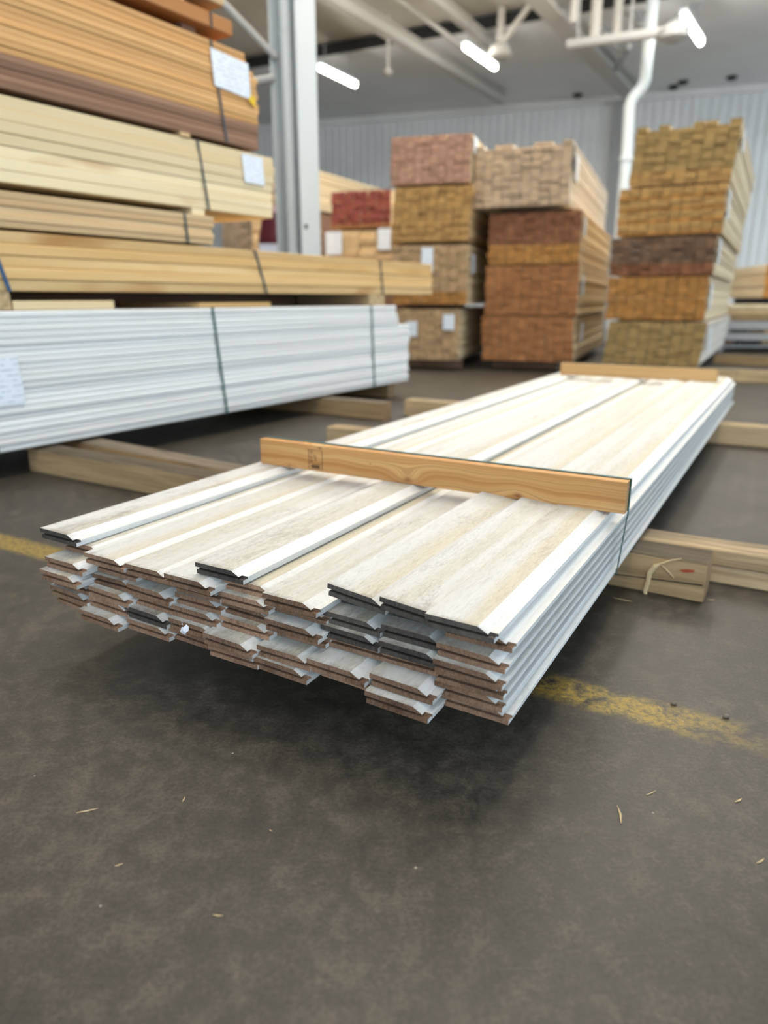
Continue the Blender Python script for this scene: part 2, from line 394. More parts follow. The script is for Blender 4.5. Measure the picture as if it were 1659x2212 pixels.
M['wall'] = mat_wall('white_corrugated_sheet', (0.84, 0.855, 0.86))
M['ceiling'] = mat_wall('grey_ceiling_sheet', (0.86, 0.86, 0.85), 0.04)
M['deck'] = mat_wall('brown_roof_deck', (0.58, 0.54, 0.46), 0.08)

# ================================================================ the hall
b = MB(); b.box(-12, 16, -9, 22, -0.12, 0.0)
struct('floor', b.mesh('floor', [M['floor']]))
WA, WD = axes(18.5)                       # back wall runs along WA, faces -WD
WP = Vector((4.616, 15.32, 0))            # a point of the wall line
def wall_xy(e, d=0.0): return WP + WA * e + WD * d
# corrugated back wall: trapezoid ribs as real folds
b = MB(); per = 0.165; e = -19.0; prof = []
while e < 12.0:
    prof += [(e, 0.0), (e + 0.09, 0.0), (e + 0.107, -0.022), (e + 0.148, -0.022)]; e += per
pts = [wall_xy(a, d) for a, d in prof]
for p, q in zip(pts, pts[1:]):
    b.poly([(p.x, p.y, 0), (q.x, q.y, 0), (q.x, q.y, CEIL - 0.12), (p.x, p.y, CEIL - 0.12)])
p, q = wall_xy(-19, 0.02), wall_xy(12, 0.02); p2, q2 = wall_xy(-19, 0.2), wall_xy(12, 0.2)
b.poly([(q2.x,q2.y,0),(p2.x,p2.y,0),(p2.x,p2.y,CEIL),(q2.x,q2.y,CEIL)])
struct('wall_back', b.mesh('wall_back', [M['wall']]))
b = MB(); b.bar(wall_xy(-19, -0.03) + Vector((0,0,CEIL-0.07)), wall_xy(12, -0.03) + Vector((0,0,CEIL-0.07)), 0.10, 0.13)
struct('trim_1', b.mesh('wall_flashing', [M['ceiling']]))
b = MB(); b.box(-9.2, -9.0, -9, 22, 0, CEIL + 0.4)
struct('wall_left', b.mesh('wall_left', [M['wall']]))
# ceiling: pale sheets next to the wall, brown deck on this side of a dark purlin
P1, P2 = atz(690, 118, CEIL), atz(1150, 40, CEIL); dv = (P2 - P1).normalized(); A = P1 - dv * 14; B = P2 + dv * 14; nrm = Vector((-dv.y, dv.x, 0))
XL, XR = -12.0, 8.5                        # the right side of the hall is open to daylight
def on_purlin(x): return P1 + dv * ((x - P1.x) / dv.x)
A, B = on_purlin(XL), on_purlin(XR); t = Vector((0, 0, 0.15))
b = MB(); b.poly([A, B, (XR, 20, CEIL), (XL, 24, CEIL)]); b.poly([A + t, B + t, (XR, 20, CEIL + .15), (XL, 24, CEIL + .15)])
struct('ceiling', b.mesh('ceiling', [M['ceiling']]))
b = MB(); b.poly([A + t, B + t, (XR, -4.5, CEIL + .15), (XL, -4.5, CEIL + .15)])
struct('ceiling_deck', b.mesh('roof_deck', [M['deck']]))
b = MB(); b.bar(A + Vector((0,0,0.05)), B + Vector((0,0,0.05)), 0.08, 0.14)
struct('trim_2', b.mesh('dark_purlin', [M['steel_dark']]))

# ================================================================ white siding bundle in front
PT = 0.0185                                # one layer
Z0 = 0.0935
def siding_mesh(name, L, mat_face, mat_end):
    b = MB(); mats = [mat_face, M['primer_clean'], mat_end]
    up = [(0, .0105), (.086, .0105), (.072, .0178), (0, .0178)]
    b.prism(up, 0.0, L, 0, 2, side=[2, 1, 0, 0])
    b.prism([(.007, .0065), (.0968, .0065), (.0968, .0105), (.007, .0105)], 0.008, L - 0.008, 1, 2)
    b.prism([(.003, 0), (.0945, 0), (.0945, .0065), (.003, .0065)], 0.0, L, 1, 2, side=[1, 1, 2, 1])
    return b.mesh(name, mats)
LEN = 3.32
sid = {('a','b'): siding_mesh('siding_board', LEN, M['primer'], M['end_brown']),
       ('a','g'): siding_mesh('siding_board_grey_end', LEN, M['primer'], M['end_grey']),
       ('d','g'): siding_mesh('siding_board_soiled', LEN, M['primer_dirty'], M['end_grey']),
       ('d','b'): siding_mesh('siding_board_soiled_brown', LEN, M['primer_dirty'], M['end_brown'])}
pack = thing('siding_bundle', 'strapped bundle of white primed tongue and groove siding lying on timbers in front', 'lumber bundle', (0, 0, Z0), -R(29.7))
rs = random.Random(3)
S_END = [  # front end of each board along the bundle, layer by layer from the floor up
 [.716,.702,.712,.722,.708,.708,.735,.722,.764],
 [.707,.703,.706,.718,.716,.712,.715,.715,.762],
 [.706,.716,.728,.735,.748,.752,.768,.760,.757],
 [.700,.722,.732,.742,.752,.742,.762,.756,.748],
 [.716,.737,.742,.747,.753,.747,.768,.762,.747],
 [.748,.723,.722,.722,.752,.737,.800,.795,.772]]
for lay in range(6):
    for k in range(9):
        key = ('a', 'b')
        if lay in (3, 4, 5) and k in (6, 7): key = ('d', 'g')
        if lay == 1 and k == 2: key = ('d', 'g')
        if lay == 4 and k == 8: key = ('d', 'b')
        lean = -0.0025 * (5 - lay)
        e = -1.074 + k * 0.0905 + rs.uniform(-.0045, .0045) * (0.4 if lay == 5 else 1) - (0.007 if (k == 1 and lay == 5) else 0)
        roll = R(rs.uniform(-0.3, 2.0)) if lay < 5 else R(rs.uniform(0, .6))
        if k == 0 and lay < 3: roll = R(4.0 - lay * 1.2)
        if k == 1 and lay < 2: roll = R(1.8)
        z = lay * PT + rs.uniform(-.0005, .0008) + (0.002 if k == 0 and lay < 3 else 0) + 0.09 * 0.5 * max(0.0, math.sin(roll)) - .0008
        put('board', sid[key], pack, (e, S_END[lay][k] + (rs.uniform(-.013, .011) if lay < 5 else rs.uniform(-.002, .002)), z), (0, roll, R(rs.uniform(-.06, .06))))
TOPS = [(-1.114, .731, .0018, 0.9, 'd'), (-.757, .742, .0012, 0.4, 'd'), (-.526, .760, .0075, 6.0, 'a'), (-.440, .757, .0070, 5.0, 'a'), (-.366, .747, .0030, 0.8, 'a')]
for e, s, dz, roll, key in TOPS:
    put('board', sid[(key, 'g')], pack, (e, s, 6 * PT + dz), (0, R(roll), R(rs.uniform(-.05, .05))))
# straps round the bundle and over the battens
ZTOP = 7 * PT
def siding_strap(s, name='strap'):
    b = MB(); y0, y1 = s - 0.0045, s + 0.0045; t = 0.0012
    x0, x1, zt, zb = -1.100, -0.2375, ZTOP + 0.0625, -0.0015
    b.box(x0, x1, y0, y1, zt, zt + t)
    b.box(x1, x1 + t, y0, y1, ZTOP - 0.002, zt + t)
    b.box(x0 - t, x0, y0, y1, -0.001, zt + t)
    p = [(x1, y0, ZTOP), (x1, y1, ZTOP), (-.2478, y1, zb), (-.2478, y0, zb)]; q = [(a + t, c, d) for a, c, d in p]
    b.poly(q); b.poly(p[::-1])
    for i in range(4): b.poly([p[i], p[(i+1) % 4], q[(i+1) % 4], q[i]])
    b.box(x0, -0.252, y0, y1, zb - t, zb)
    put(name, b.mesh('siding_strap', [M['strap_green']]), pack)
siding_strap(1.352); siding_strap(3.795)

# battens on top
def batten(s, e0, e1, h, d, mat, label):
    b = MB(); L = e1 - e0
    sec = chamfer(0, d, 0, h, 0.0012)
    b2 = MB(); b2.prism([(x, z) for x, z in sec], 0, L, 0, 1)
    # turn: local x along, y depth
    b2.v = [(y, x, z) for x, y, z in b2.v]
    me = b2.mesh('batten', [mat, M['batten_end']])
    o = thing('batten', label, 'batten', PA * e0 + PD * s + Vector((0, 0, Z0 + ZTOP + 0.0004)), -R(29.7))
    put('bar', me, o); return o
BAT = batten(1.326, -1.102, -0.2385, 0.0615, 0.038, M['batten'], 'planed pine batten with knots and ink stamp across the near end of the white siding')
batten(3.775, -1.078, -0.318, 0.0615, 0.038, M['batten_plain'], 'plain pine batten across the far end of the white siding bundle')
# heat treatment stamp printed on the front of the near batten
def text_mesh(txt, size):
    cu = bpy.data.curves.new('stamp_text', 'FONT'); cu.body = txt; cu.size = size; cu.extrude = 0.0001; cu.resolution_u = 2; cu.fill_mode = 'BOTH'
    o = bpy.data.objects.new('tmp_text', cu); COL.objects.link(o)
    dg = bpy.context.evaluated_depsgraph_get(); me = bpy.data.meshes.new_from_object(o.evaluated_get(dg))
    bpy.data.objects.remove(o); me.materials.clear(); me.materials.append(M['ink']); return me
nB, cB = PD, PD.dot(PD * 1.326)
def batpx(u, v):
    q = onpl(u, v, nB, cB); return (q.dot(PA) + 1.102, q.z - (Z0 + ZTOP))
sx0, sz1 = batpx(666, 971); sx1, sz0 = batpx(697, 1015)
sz0 = 0.004; sz1 = 0.050
st = MB(); y = -0.0004; lw = 0.0011
for a in ((sx0, sx0 + lw, sz0, sz1), (sx1 - lw, sx1, sz0, sz1), (sx0, sx1, sz0, sz0 + lw*.6), (sx0, sx1, sz1 - lw*.6, sz1), (sx0, sx1, sz0 + .0135, sz0 + .0135 + lw*.6)):
    st.box(a[0], a[1], y, 0, a[2], a[3])
# wheat ear emblem lying on its side in the lower field
zc = sz0 + 0.007; xa, xb = sx0 + 0.004, sx1 - 0.004
st.bar((xa, y/2, zc), (xb, y/2, zc), 0.0003, 0.0006)
for i in range(6):
    xx = xa + (xb - xa) * (0.08 + 0.13 * i)
    for sg in (-1, 1):
        st.bar((xx, y/2, zc), (xx + 0.0042, y/2, zc + sg * 0.0046), 0.0003, 0.0011)
        st.bar((xx + .002, y/2, zc + sg * .001), (xx + 0.0062, y/2, zc + sg * 0.0035), 0.0003, 0.0007)
frame = put('stamp', st.mesh('stamp_frame', [M['ink']]), BAT)
for txt, size, px in (('SE-P1161', 0.0095, 0.0112), ('HT', 0.0115, 0.0235)):
    me = text_mesh(txt, size); mx = max(v.co.x for v in me.vertices)
    # text runs upwards, tops of letters to the left
    mat = Matrix.Translation((sx0 + px, -0.0003, sz0 + 0.0155 if len(txt) > 3 else sz0 + 0.021)) @ Matrix.Rotation(R(90), 4, 'X') @ Matrix.Rotation(R(90), 4, 'Z')
    if len(txt) > 3: mat = mat @ Matrix.Scale(0.0295 / mx, 4, (1, 0, 0))
    me.transform(mat); put('lettering', me, frame)

# ================================================================ timbers on the floor
def timber(e0, e1, s, h, d, mat, label, ang=29.7, twist=0.0, z=0.0, name='timber', cat='timber', group=None):
    A_, D_ = axes(ang); L = e1 - e0
    rr = random.Random(int(abs(e0*1000) + s*100))
    b = MB(); sec = chamfer(0, d, 0, h, 0.004)
    n = 12; k = len(sec); rings = []
    for i in range(n + 1):
        x = L * i / n
        rings.append(len(b.v)); b.v += [(x, p + rr.uniform(-.0015, .0015), q + (rr.uniform(-.0015, .0015) if 0.01 < q else 0)) for p, q in sec]
    for a, c in zip(rings, rings[1:]):
        for i in range(k):
            j = (i + 1) % k; b.f.append([a+i, c+i, c+j, a+j]); b.m.append(0)
    b.f.append([rings[0]+i for i in range(k)]); b.m.append(1)
    b.f.append([rings[-1]+i for i in reversed(range(k))]); b.m.append(1)
    o = put(name, b.mesh('timber', [mat, M['timber_end']]), None, A_ * e0 + D_ * s + Vector((0, 0, z)), (0, 0, -R(ang) + R(twist)))
    return tag(o, label, cat, group)
near = timber(-2.40, -0.098, 1.572, 0.089, 0.089, M['timber_grey'], 'long weathered square timber under the near end of the siding, frayed at its cut end', twist=-1.45)
timber(-2.75, -1.42, 1.792, 0.086, 0.089, M['timber'], 'grey topped square timber just behind the long near timber', twist=-6)
timber(-0.62, 1.3, 1.645, 0.038, 0.089, M['timber_new'], 'lower of two pale planks stacked flat at right behind the frayed timber', twist=0.4, name='plank', cat='plank')
timber(-0.60, 1.3, 1.652, 0.038, 0.089, M['timber_new'], 'upper of two pale planks stacked flat at right behind the frayed timber', twist=0.4, z=0.0385, name='plank', cat='plank')
timber(-1.69, -0.62, 2.47, 0.089, 0.089, M['timber_new'], 'short pale timber peeking out left of the siding behind the stamped batten')
timber(-3.1, -1.83, 3.26, 0.089, 0.089, M['timber'], 'timber under the white bundle with knot marks, left of a butt joint', twist=-3)
timber(-1.80, 1.4, 3.38, 0.089, 0.089, M['timber_new'], 'long timber under the far half of the siding bundle reaching the right edge')
timber(-2.95, -2.24, 3.98, 0.095, 0.089, M['timber'], 'timber block under the far end of the white board bundle')
# frayed fibres and red mark on the near timber
near_n = Vector((math.sin(R(29.7 + 1.45)), math.cos(R(29.7 + 1.45)), 0)); near_x = Vector((near_n.y, -near_n.x, 0)); near_o = Vector(near.location)
def tpx(u, v, out=-.004):
    q = onpl(u, v, near_n, near_n.dot(near_o)) - near_o; return Vector((q.dot(near_x), out, q.z))
ft = MB(); ft.tube([tpx(1428, 1216), tpx(1416, 1222), tpx(1404, 1236), tpx(1400, 1256), tpx(1394, 1276), tpx(1398, 1288, -.008)], [.002, .0055, .006, .005, .0048, .002], 6)
put('torn_fibre', ft.mesh('torn_fibre', [M['straw']]), near)
ft = MB(); ft.tube([tpx(1426, 1217), tpx(1450, 1209), tpx(1473, 1205)], [.003, .002, .0008], 5)
ft.tube([tpx(1430, 1220), tpx(1444, 1233), tpx(1457, 1247)], [.0012, .002, .0008], 5)
put('splinter', ft.mesh('splinter', [M['straw']]), near)
ft = MB(); ft.poly([tpx(1468, 1230), tpx(1484, 1229), tpx(1502, 1231), tpx(1498, 1235), tpx(1478, 1235)]); put('red_mark', ft.mesh('red_mark', [M['red_paint']]), near)
ft = MB(); ft.poly([tpx(1310, 1236), tpx(1518, 1262), tpx(1518, 1264.5), tpx(1310, 1237.5)]); put('crack', ft.mesh('crack', [M['black_wrap']]), near)

# ================================================================ tall stack at left
LT = 33.1; LA, LD = axes(LT); LOFF = -2.412
def lpt(s, z, out=0.0): return LA * (LOFF + out) + LD * s + Vector((0, 0, z))
def left_bundle(name, label, s1, z0, layers, mats, s0=0.15, wboard=0.14, across=5, ends=None, out=0.0, cham=0.0025, tilt=0.0, cat='lumber bundle'):
    root = thing(name, label, cat, lpt(s0, z0, out), -R(LT))
    rr = random.Random(int(z0 * 1000)); cache = {}
    z = 0.0
    for i, th in enumerate(layers):
        mt = mats[i] if isinstance(mats, (list, tuple)) else mats
        L = (ends[i] if ends else s1) - s0
        key = (round(th, 4), mt.name, round(L, 3))
        if key not in cache:
            b = MB(); b.prism(chamfer(-wboard + .001, 0, 0, th * 0.985, cham), 0, L, 0, 0); cache[key] = b.mesh('long_board', [mt])
        cols = range(across) if i in (0, len(layers) - 1) or (ends and i + 1 < len(ends) and ends[i+1] < ends[i] - .05) else (0, across - 1)
        for c in cols:
            dx = rr.uniform(-.004, .003) if c == 0 else 0
            put('board', cache[key], root, (dx - c * wboard, rr.uniform(-.012, .012), z), (0, 0, 0))
        z += th
    root['h'] = z
    return root
def face_strap2(root, s, s0, h, mat, wid=0.014, z0=0.0, lean=0.0, W=0.7):
    b = MB(); y = s - s0; t = 0.0015
    p = [(0.0036, y + lean - wid/2, z0 - .001), (0.0036, y + lean + wid/2, z0 - .001), (0.0036, y + wid/2, z0 + h + .002), (0.0036, y - wid/2, z0 + h + .002)]
    q = [(a + t, c, d) for a, c, d in p]
    b.poly(q); b.poly(p[::-1])
    for i in range(4): b.poly([p[i], p[(i+1) % 4], q[(i+1) % 4], q[i]])
    b.box(-W, 0.005, y - wid/2, y + wid/2, z0 + h + .0005, z0 + h + .002)
    put('strap', b.mesh('strap', [mat]), root)
def face_label(root, s, s0, zl, wid, hgt, skew=0.0, mat=None, out=0.006, yellow=False):
    b = MB(); y = s - s0
    p = [(out, y, zl), (out, y + wid, zl - skew), (out + .002, y + wid - .01, zl + hgt - skew), (out + .001, y - .015, zl + hgt)]
    q = [(a + .0008, c, d) for a, c, d in p]
    b.poly(q); b.poly(p[::-1])
    for i in range(4): b.poly([p[i], p[(i+1) % 4], q[(i+1) % 4], q[i]])
    return put('label_sheet', b.mesh('label_sheet', [mat or M['paper']]), root)

S0 = 0.15
wl = [0.0209] * 17 + [0.023] * 5
we = [3.99] * 17 + [3.86, 3.85, 3.85, 3.84, 3.84]
wb = left_bundle('white_board_bundle', 'big bundle of white primed boards with green straps at the bottom of the left stack', 3.99, 0.1, wl, M['white_side'], S0, ends=we, cham=0.0045)
H1 = sum(wl)
face_strap2(wb, 2.31, S0, H1, M['strap_green'], 0.013, lean=0.05); face_strap2(wb, 3.56, S0, H1, M['strap_green'], 0.013, lean=0.03); face_strap2(wb, 1.255, S0, H1, M['strap_green'], 0.013, lean=0.02)
face_label(wb, 1.21, S0, 0.16, 0.19, 0.16, 0.0)
yl = [0.038] * 5
yb = left_bundle('sawn_spruce_bundle', 'strapped bundle of yellow sawn planks laid over the white board bundle', 4.28, 0.634, yl, M['yellow_side'], S0, cham=0.003)
face_strap2(yb, 2.60, S0, 0.19, M['strap_dark'], 0.013, lean=0.07); face_strap2(yb, 3.655, S0, 0.19, M['strap_dark'], 0.013, lean=0.03); face_strap2(yb, 1.35, S0, 0.19, M['strap_blue'], 0.014, lean=0.05)
cl = [0.0225] * 5
cb_ = left_bundle('tan_board_bundle', 'short bundle of thin tan boards resting on the yellow planks', 2.355, 0.834, cl, M['tan_side'], S0, cham=0.002)
face_strap2(cb_, 2.19, S0, 0.1125, M['strap_dark'], 0.012, lean=0.01)
dl = [0.0372] * 7
db = left_bundle('cream_board_bundle', 'bundle of pale cream planks with a paper label, below the brown cedar boards', 2.75, 0.973, dl, M['cream_side'], S0, cham=0.0022)
face_strap2(db, 2.29, S0, 0.26, M['strap_dark'], 0.011, lean=0.04)
face_label(db, 2.555, S0, 0.135, 0.13, 0.115, 0.0)
ol = [0.0205] * 18
om = [M['brown_side']] * 5 + [M['orange_side']] * 13
oe = [2.665] * 14 + [2.655] + [2.60] * 3
ob = left_bundle('cedar_board_bundle', 'tall bundle of thin orange and brown cedar boards with a yellow cornered label', 2.66, 1.252, ol, om, S0, ends=oe, cham=0.0022)
face_strap2(ob, 2.40, S0, 0.369, M['strap_dark'], 0.012, lean=0.06)
lb = face_label(ob, 2.405, S0, 0.205, 0.215, 0.135, 0.01)
b = MB(); y = 2.60 - S0; b.poly([(.008, y, .19), (.008, y + .045, .165), (.008, y + .045, .205), (.008, y + .02, .215)]); b.poly([(.0092, y, .19), (.0092, y + .045, .165), (.0092, y + .045, .205), (.0092, y + .02, .215)])
put('label_tab', b.mesh('label_tab', [M['yellow_tab']]), ob)
tb = left_bundle('redwood_beam_layer', 'layer of reddish beams hanging over the top of the cedar boards', 2.535, 1.667, [0.056], M['beam_side'], S0, wboard=0.11, cham=0.004)
face_strap2(tb, 2.41, S0, 0.056, M['strap_dark'], 0.010, W=0.5)
left_bundle('tan_beam_layer', 'pale beam layer at the very top of the left stack', 2.50, 1.765, [0.05], M['tan_side'], S0, wboard=0.12, cham=0.004)
# spacer blocks between the bundles of the stack
def spacer(s, z0, z1, wid, mat, label, depth=0.54, out=-0.004):
    b = MB(); b.prism(chamfer(-depth, 0, 0, z1 - z0, 0.002), 0, wid, 0, 1); return tag(put('spacer_block', b.mesh('spacer_block', [mat, mat]), None, lpt(s, z0, out), (0, 0, -R(LT))), label, 'spacer block', 'spacers of the left stack')
ZW = 0.1 + H1 + .002
spacer(1.33, ZW, 0.6335, 0.072, M['timber_new'], 'upright ended spacer under the yellow planks by the blue strap')
spacer(1.41, ZW, ZW + 0.030, 0.40, M['cream_side'], 'long flat spacer board lying on the white bundle beside the blue strap')
spacer(2.24, ZW, ZW + 0.020, 0.46, M['yellow_side'], 'thin flat spacer board on the white bundle next to the middle green strap')
spacer(3.55, ZW, 0.6335, 0.16, M['timber_new'], 'pale spacer block under the far end of the yellow planks')
spacer(2.24, 0.9475, 0.9725, 0.07, M['cream_side'], 'small spacer under the strap of the cream planks')
spacer(2.20, 1.2345, 1.2515, 0.05, M['tan_side'], 'tiny spacer between cream planks and brown cedar boards', out=0.006)
spacer(2.30, 1.622, 1.6665, 0.07, M['brown_side'], 'spacer between cedar boards and the reddish beams', out=-.05)
spacer(2.25, 1.724, 1.7645, 0.07, M['tan_side'], 'spacer under the topmost pale beams', out=-.05)

b = MB(); b.prism(chamfer(-.12, 0, 0, .6335 - ZW, .003), 0, 4.0)  # long dark plank added so the gap stays dark and hides the wall
tag(put('gap_filler_plank', b.mesh('gap_filler_plank', [M['brown_side']]), None, lpt(.1, ZW, -.56), (0, 0, -R(LT))), 'dark filler plank added deep in the gap between white boards and yellow planks', 'plank')

# ================================================================ packs at the back
def lumber_pack(name, label, base, theta, e0, e1, z0, z1, ncol, nrow, length, side, end, seed, stagger=0.009, shear=0.0, ragged=False, rows=None, ds=0.0, cat='lumber pack', labels=(), straps=()):
    A_, D_ = axes(theta)
    root = thing(name, label, cat, base + A_ * e0 + D_ * ds + Vector((0, 0, z0 - base.z)), -R(theta))
    rr = random.Random(seed); wc = (e1 - e0) / ncol; hr = (z1 - z0) / nrow; cache = {}
    for r in range(nrow):
        en = rows[r] if rows else end
        sh = shear * (r + .5) / nrow + rr.uniform(-.006, .006)
        for c in range(ncol):
            if ragged and r == nrow - 1 and rr.random() < 0.35: continue
            key = en.name
            if key not in cache:
                b = MB(); b.prism(chamfer(0, wc * 0.95, 0, hr * 0.95, 0.0025), 0, length, 0, 1); cache[key] = b.mesh('pack_board', [side, en])
            put('board', cache[key], root, (c * wc + sh + rr.uniform(-.003, .003), rr.uniform(-stagger, stagger), r * hr), (0, 0, 0))
    for kind, y, zl, wd, hg in labels:
        if kind == 'side':
            b = MB(); x = e1 - e0 + .012 + abs(shear); b.poly([(x, y, zl), (x, y + wd, zl), (x, y + wd, zl + hg), (x, y, zl + hg)]); b.poly([(x + .001, y, zl), (x + .001, y + wd, zl), (x + .001, y + wd, zl + hg), (x + .001, y, zl + hg)])
        else:
            b = MB(); yy = -0.02; b.poly([(y, yy, zl), (y + wd, yy, zl), (y + wd, yy, zl + hg), (y, yy, zl + hg)]); b.poly([(y, yy - .001, zl), (y + wd, yy - .001, zl), (y + wd, yy - .001, zl + hg), (y, yy - .001, zl + hg)])
        put('label_sheet', b.mesh('pack_label', [M['paper']]), root)
    for y in straps:
        b = MB(); x = e1 - e0 + .008 + abs(shear); b.box(x, x + .002, y, y + .014, 0, z1 - z0); put('strap', b.mesh('pack_strap', [M['strap_dark']]), root)
    return root
SD = ('side', 0.10, 0.16, 0.17, 0.16)
B1 = atz(990, 779, .09); B2 = atz(1238, 783, .09); B3 = atz(1510, 793, .09)
T1, T2, T3 = 17.0, 21.5, 28.0
# stack 1 (left of the three): widths measured from its right front corner
lumber_pack('lumber_pack', 'tan ended board pack on the floor partly behind the white bundle, dark and white tag', B1, T1, -0.58, 0.0, .09, .52, 8, 14, 2.6, M['pack_cream'], M['e_tan'], 11, labels=[('front', .11, .20, .10, .13), ('front', .44, .26, .10, .13)], stagger=.012)
lumber_pack('lumber_pack', 'tan and orange ended board pack with a white label strip, behind the yellow planks end', B1, T1, -0.60, 0.06, .565, 1.045, 8, 14, 2.6, M['pack_cream'], M['e_tan'], 12, rows=[M['e_orange']]*3 + [M['e_tan']]*11, labels=[('front', .26, .26, .10, .20), ('side', .10, .25, .17, .16)], stagger=.012)
lumber_pack('lumber_pack', 'golden brown ended pack under the pinkish pack', B1, T1, -0.62, 0.05, 1.075, 1.50, 9, 13, 2.6, M['tan_side'], M['e_ochre'], 13, shear=.04, stagger=.012)
lumber_pack('lumber_pack', 'pinkish ended pack on top of the golden brown one', B1, T1, -0.62, 0.06, 1.525, 1.885, 10, 12, 2.6, M['pack_cream'], M['e_pink'], 14, labels=[('side', .03, .22, .16, .12)])
# stack 2 (middle)
lumber_pack('lumber_pack', 'rust orange ended pack at the bottom of the middle stack', B2, T2, -0.79, 0.0, .09, .465, 10, 13, 2.8, M['pack_cream'], M['e_rust'], 21, shear=-.02, labels=[SD])
lumber_pack('lumber_pack', 'rust orange ended pack, second from the floor in the middle stack', B2, T2, -0.785, 0.0, .478, .876, 10, 13, 2.8, M['pack_cream'], M['e_rust'], 22, labels=[SD])
lumber_pack('lumber_pack', 'two tone pack of brown ends over orange ends in the middle stack', B2, T2, -0.775, -0.012, .888, 1.29, 10, 13, 2.8, M['pack_cream'], M['e_orange'], 23, rows=[M['e_orange']]*5 + [M['e_brownred']]*8, labels=[('side', .05, .22, .16, .14)])
mp = lumber_pack('lumber_pack', 'large beige ended pack with white primed sides on top of the middle stack', B2, T2, -0.90, -0.12, 1.335, 1.80, 10, 16, 3.2, M['pack_white'], M['e_beige'], 24, ragged=True, labels=[('side', .17, .20, .22, .20)], stagger=.012, ds=-0.06)
b = MB(); b.prism([(.785, .29), (.792, .29), (.792, .43), (.785, .43)], .02, .05); b.prism([(.785, .24), (.793, .24), (.793, .33), (.785, .33)], .04, .10); put('torn_wrap', b.mesh('torn_wrap', [M['black_wrap']]), mp)
# stack 3 (right)
lumber_pack('lumber_pack', 'olive ended slanting pack at the bottom of the right stack', B3, T3, -0.75, 0.0, .09, .43, 9, 13, 3.0, M['pack_white'], M['e_olive'], 31, shear=.03, labels=[('side', .08, .12, .16, .17)])
lumber_pack('lumber_pack', 'clay orange ended pack, second from the floor in the right stack', B3, T3, -0.755, 0.0, .447, .775, 10, 12, 3.0, M['pack_cream'], M['e_rust'], 32, rows=[M['e_orange']]*12, labels=[('side', .06, .08, .15, .20)], stagger=.008)
lumber_pack('lumber_pack', 'dark weathered ended pack in the middle of the right stack', B3, T3, -0.755, 0.02, .787, 1.07, 10, 10, 3.0, M['pack_cream'], M['e_darkbrown'], 33, rows=[M['e_brownred']]*3 + [M['e_darkbrown']]*7, labels=[('side', .06, .08, .15, .18)])
lumber_pack('lumber_pack', 'golden orange ended pack, second from the top of the right stack', B3, T3, -0.73, 0.045, 1.085, 1.43, 10, 12, 3.0, M['pack_cream'], M['e_ochre'], 34, rows=[M['e_orange'], M['e_ochre'], M['e_ochre']]*4, labels=[('side', .06, .10, .15, .2)], stagger=.008)
lumber_pack('lumber_pack', 'loose olive brown ended pack leaning at the top of the right stack', B3, T3, -0.67, 0.06, 1.445, 1.855, 9, 13, 3.0, M['pack_cream'], M['e_olive'], 35, shear=.03, ragged=True, rows=[M['e_ochre']]*3 + [M['e_olive']]*10, labels=[('side', .06, .2, .15, .16)], stagger=.014)
# dunnage under and between the packs
def bearers(B, T, levels, e0, e1, tagname):
    A_, D_ = axes(T)
    for (za, zb, nm) in levels:
        for s_, where in ((0.30, 'front'),):
            b = MB(); b.prism(chamfer(0, .08, 0, zb - za, .002), 0, e1 - e0); b.v = [(yy, xx, zz) for xx, yy, zz in b.v]
            tag(put('bearer', b.mesh('bearer', [M['brown_side']]), None, B + A_ * e0 + D_ * s_ + Vector((0, 0, za - B.z)), (0, 0, -R(T))),
                '%s bearer %s %s' % (where, nm, tagname), 'bearer', 'bearers between the packs')
bearers(B1, T1, [(0, .0895, 'on the floor under'), (.5205, .5645, 'above the lowest pack of'), (1.0455, 1.0745, 'under the golden brown pack of'), (1.5005, 1.5245, 'under the pinkish pack of')], -.58, -.03, 'the stack left of the middle')
bearers(B2, T2, [(0, .0895, 'on the floor under'), (.4655, .4775, 'above the lowest pack of'), (.8765, .8875, 'under the two tone pack of'), (1.2905, 1.3345, 'under the large beige pack of')], -.76, -.08, 'the middle stack')
bearers(B3, T3, [(0, .0895, 'on the floor under'), (.4305, .4465, 'above the olive pack of'), (.7755, .7865, 'under the dark pack of'), (1.0705, 1.0845, 'under the golden pack of'), (1.4305, 1.4445, 'under the loose top pack of')], -.70, -.06, 'the right stack')
timber(-0.85, 1.7, 6.10, 0.089, 0.089, M['timber_new'], 'long timber on the floor crossing in front of the right stack', ang=26)
timber(-0.2, 1.9, 7.75, 0.089, 0.089, M['timber'], 'timber on the floor behind the right stack corner', ang=26)

# far packs left of the stacks, seen past the column
BR = aty(845, 493, 8.3)
RA, RD = axes(20)
BR0 = Vector((BR.x, BR.y, 0))
zr0, zr1 = aty(775, 490, 8.3).z, aty(775, 408, 8.3).z
ER = aty(708, 450, 8.3).x - BR.x
lumber_pack('lumber_pack', 'brick red ended pack seen beside the white column', BR0, 20, ER - .02, 0.0, zr0, zr1, 8, 9, 1.0, M['pack_cream'], M['e_red'], 41, rows=[M['e_rust']] + [M['e_red']]*8, stagger=.012)
zq0 = aty(775, 560, 8.3).z
lumber_pack('lumber_pack', 'brown boarded pack with two paper labels under the red pack', BR0, 20, ER - .09, 0.03, zq0, zr0 - .03, 4, 7, 1.0, M['tan_side'], M['e_ochre'], 42, rows=[M['tan_side']]*7, labels=[('front', .0, .06, .20, .24), ('front', .63, .1, .15, .22)])
tag(put('pack_plinth', (lambda b: (b.box(ER, 0, .1, .9, 0, zq0 - .002), b.mesh('plinth', [M['brown_side']]))[1])(MB()), None, BR0, (0, 0, -R(20))), 'dark crate under the brown boarded pack', 'crate')
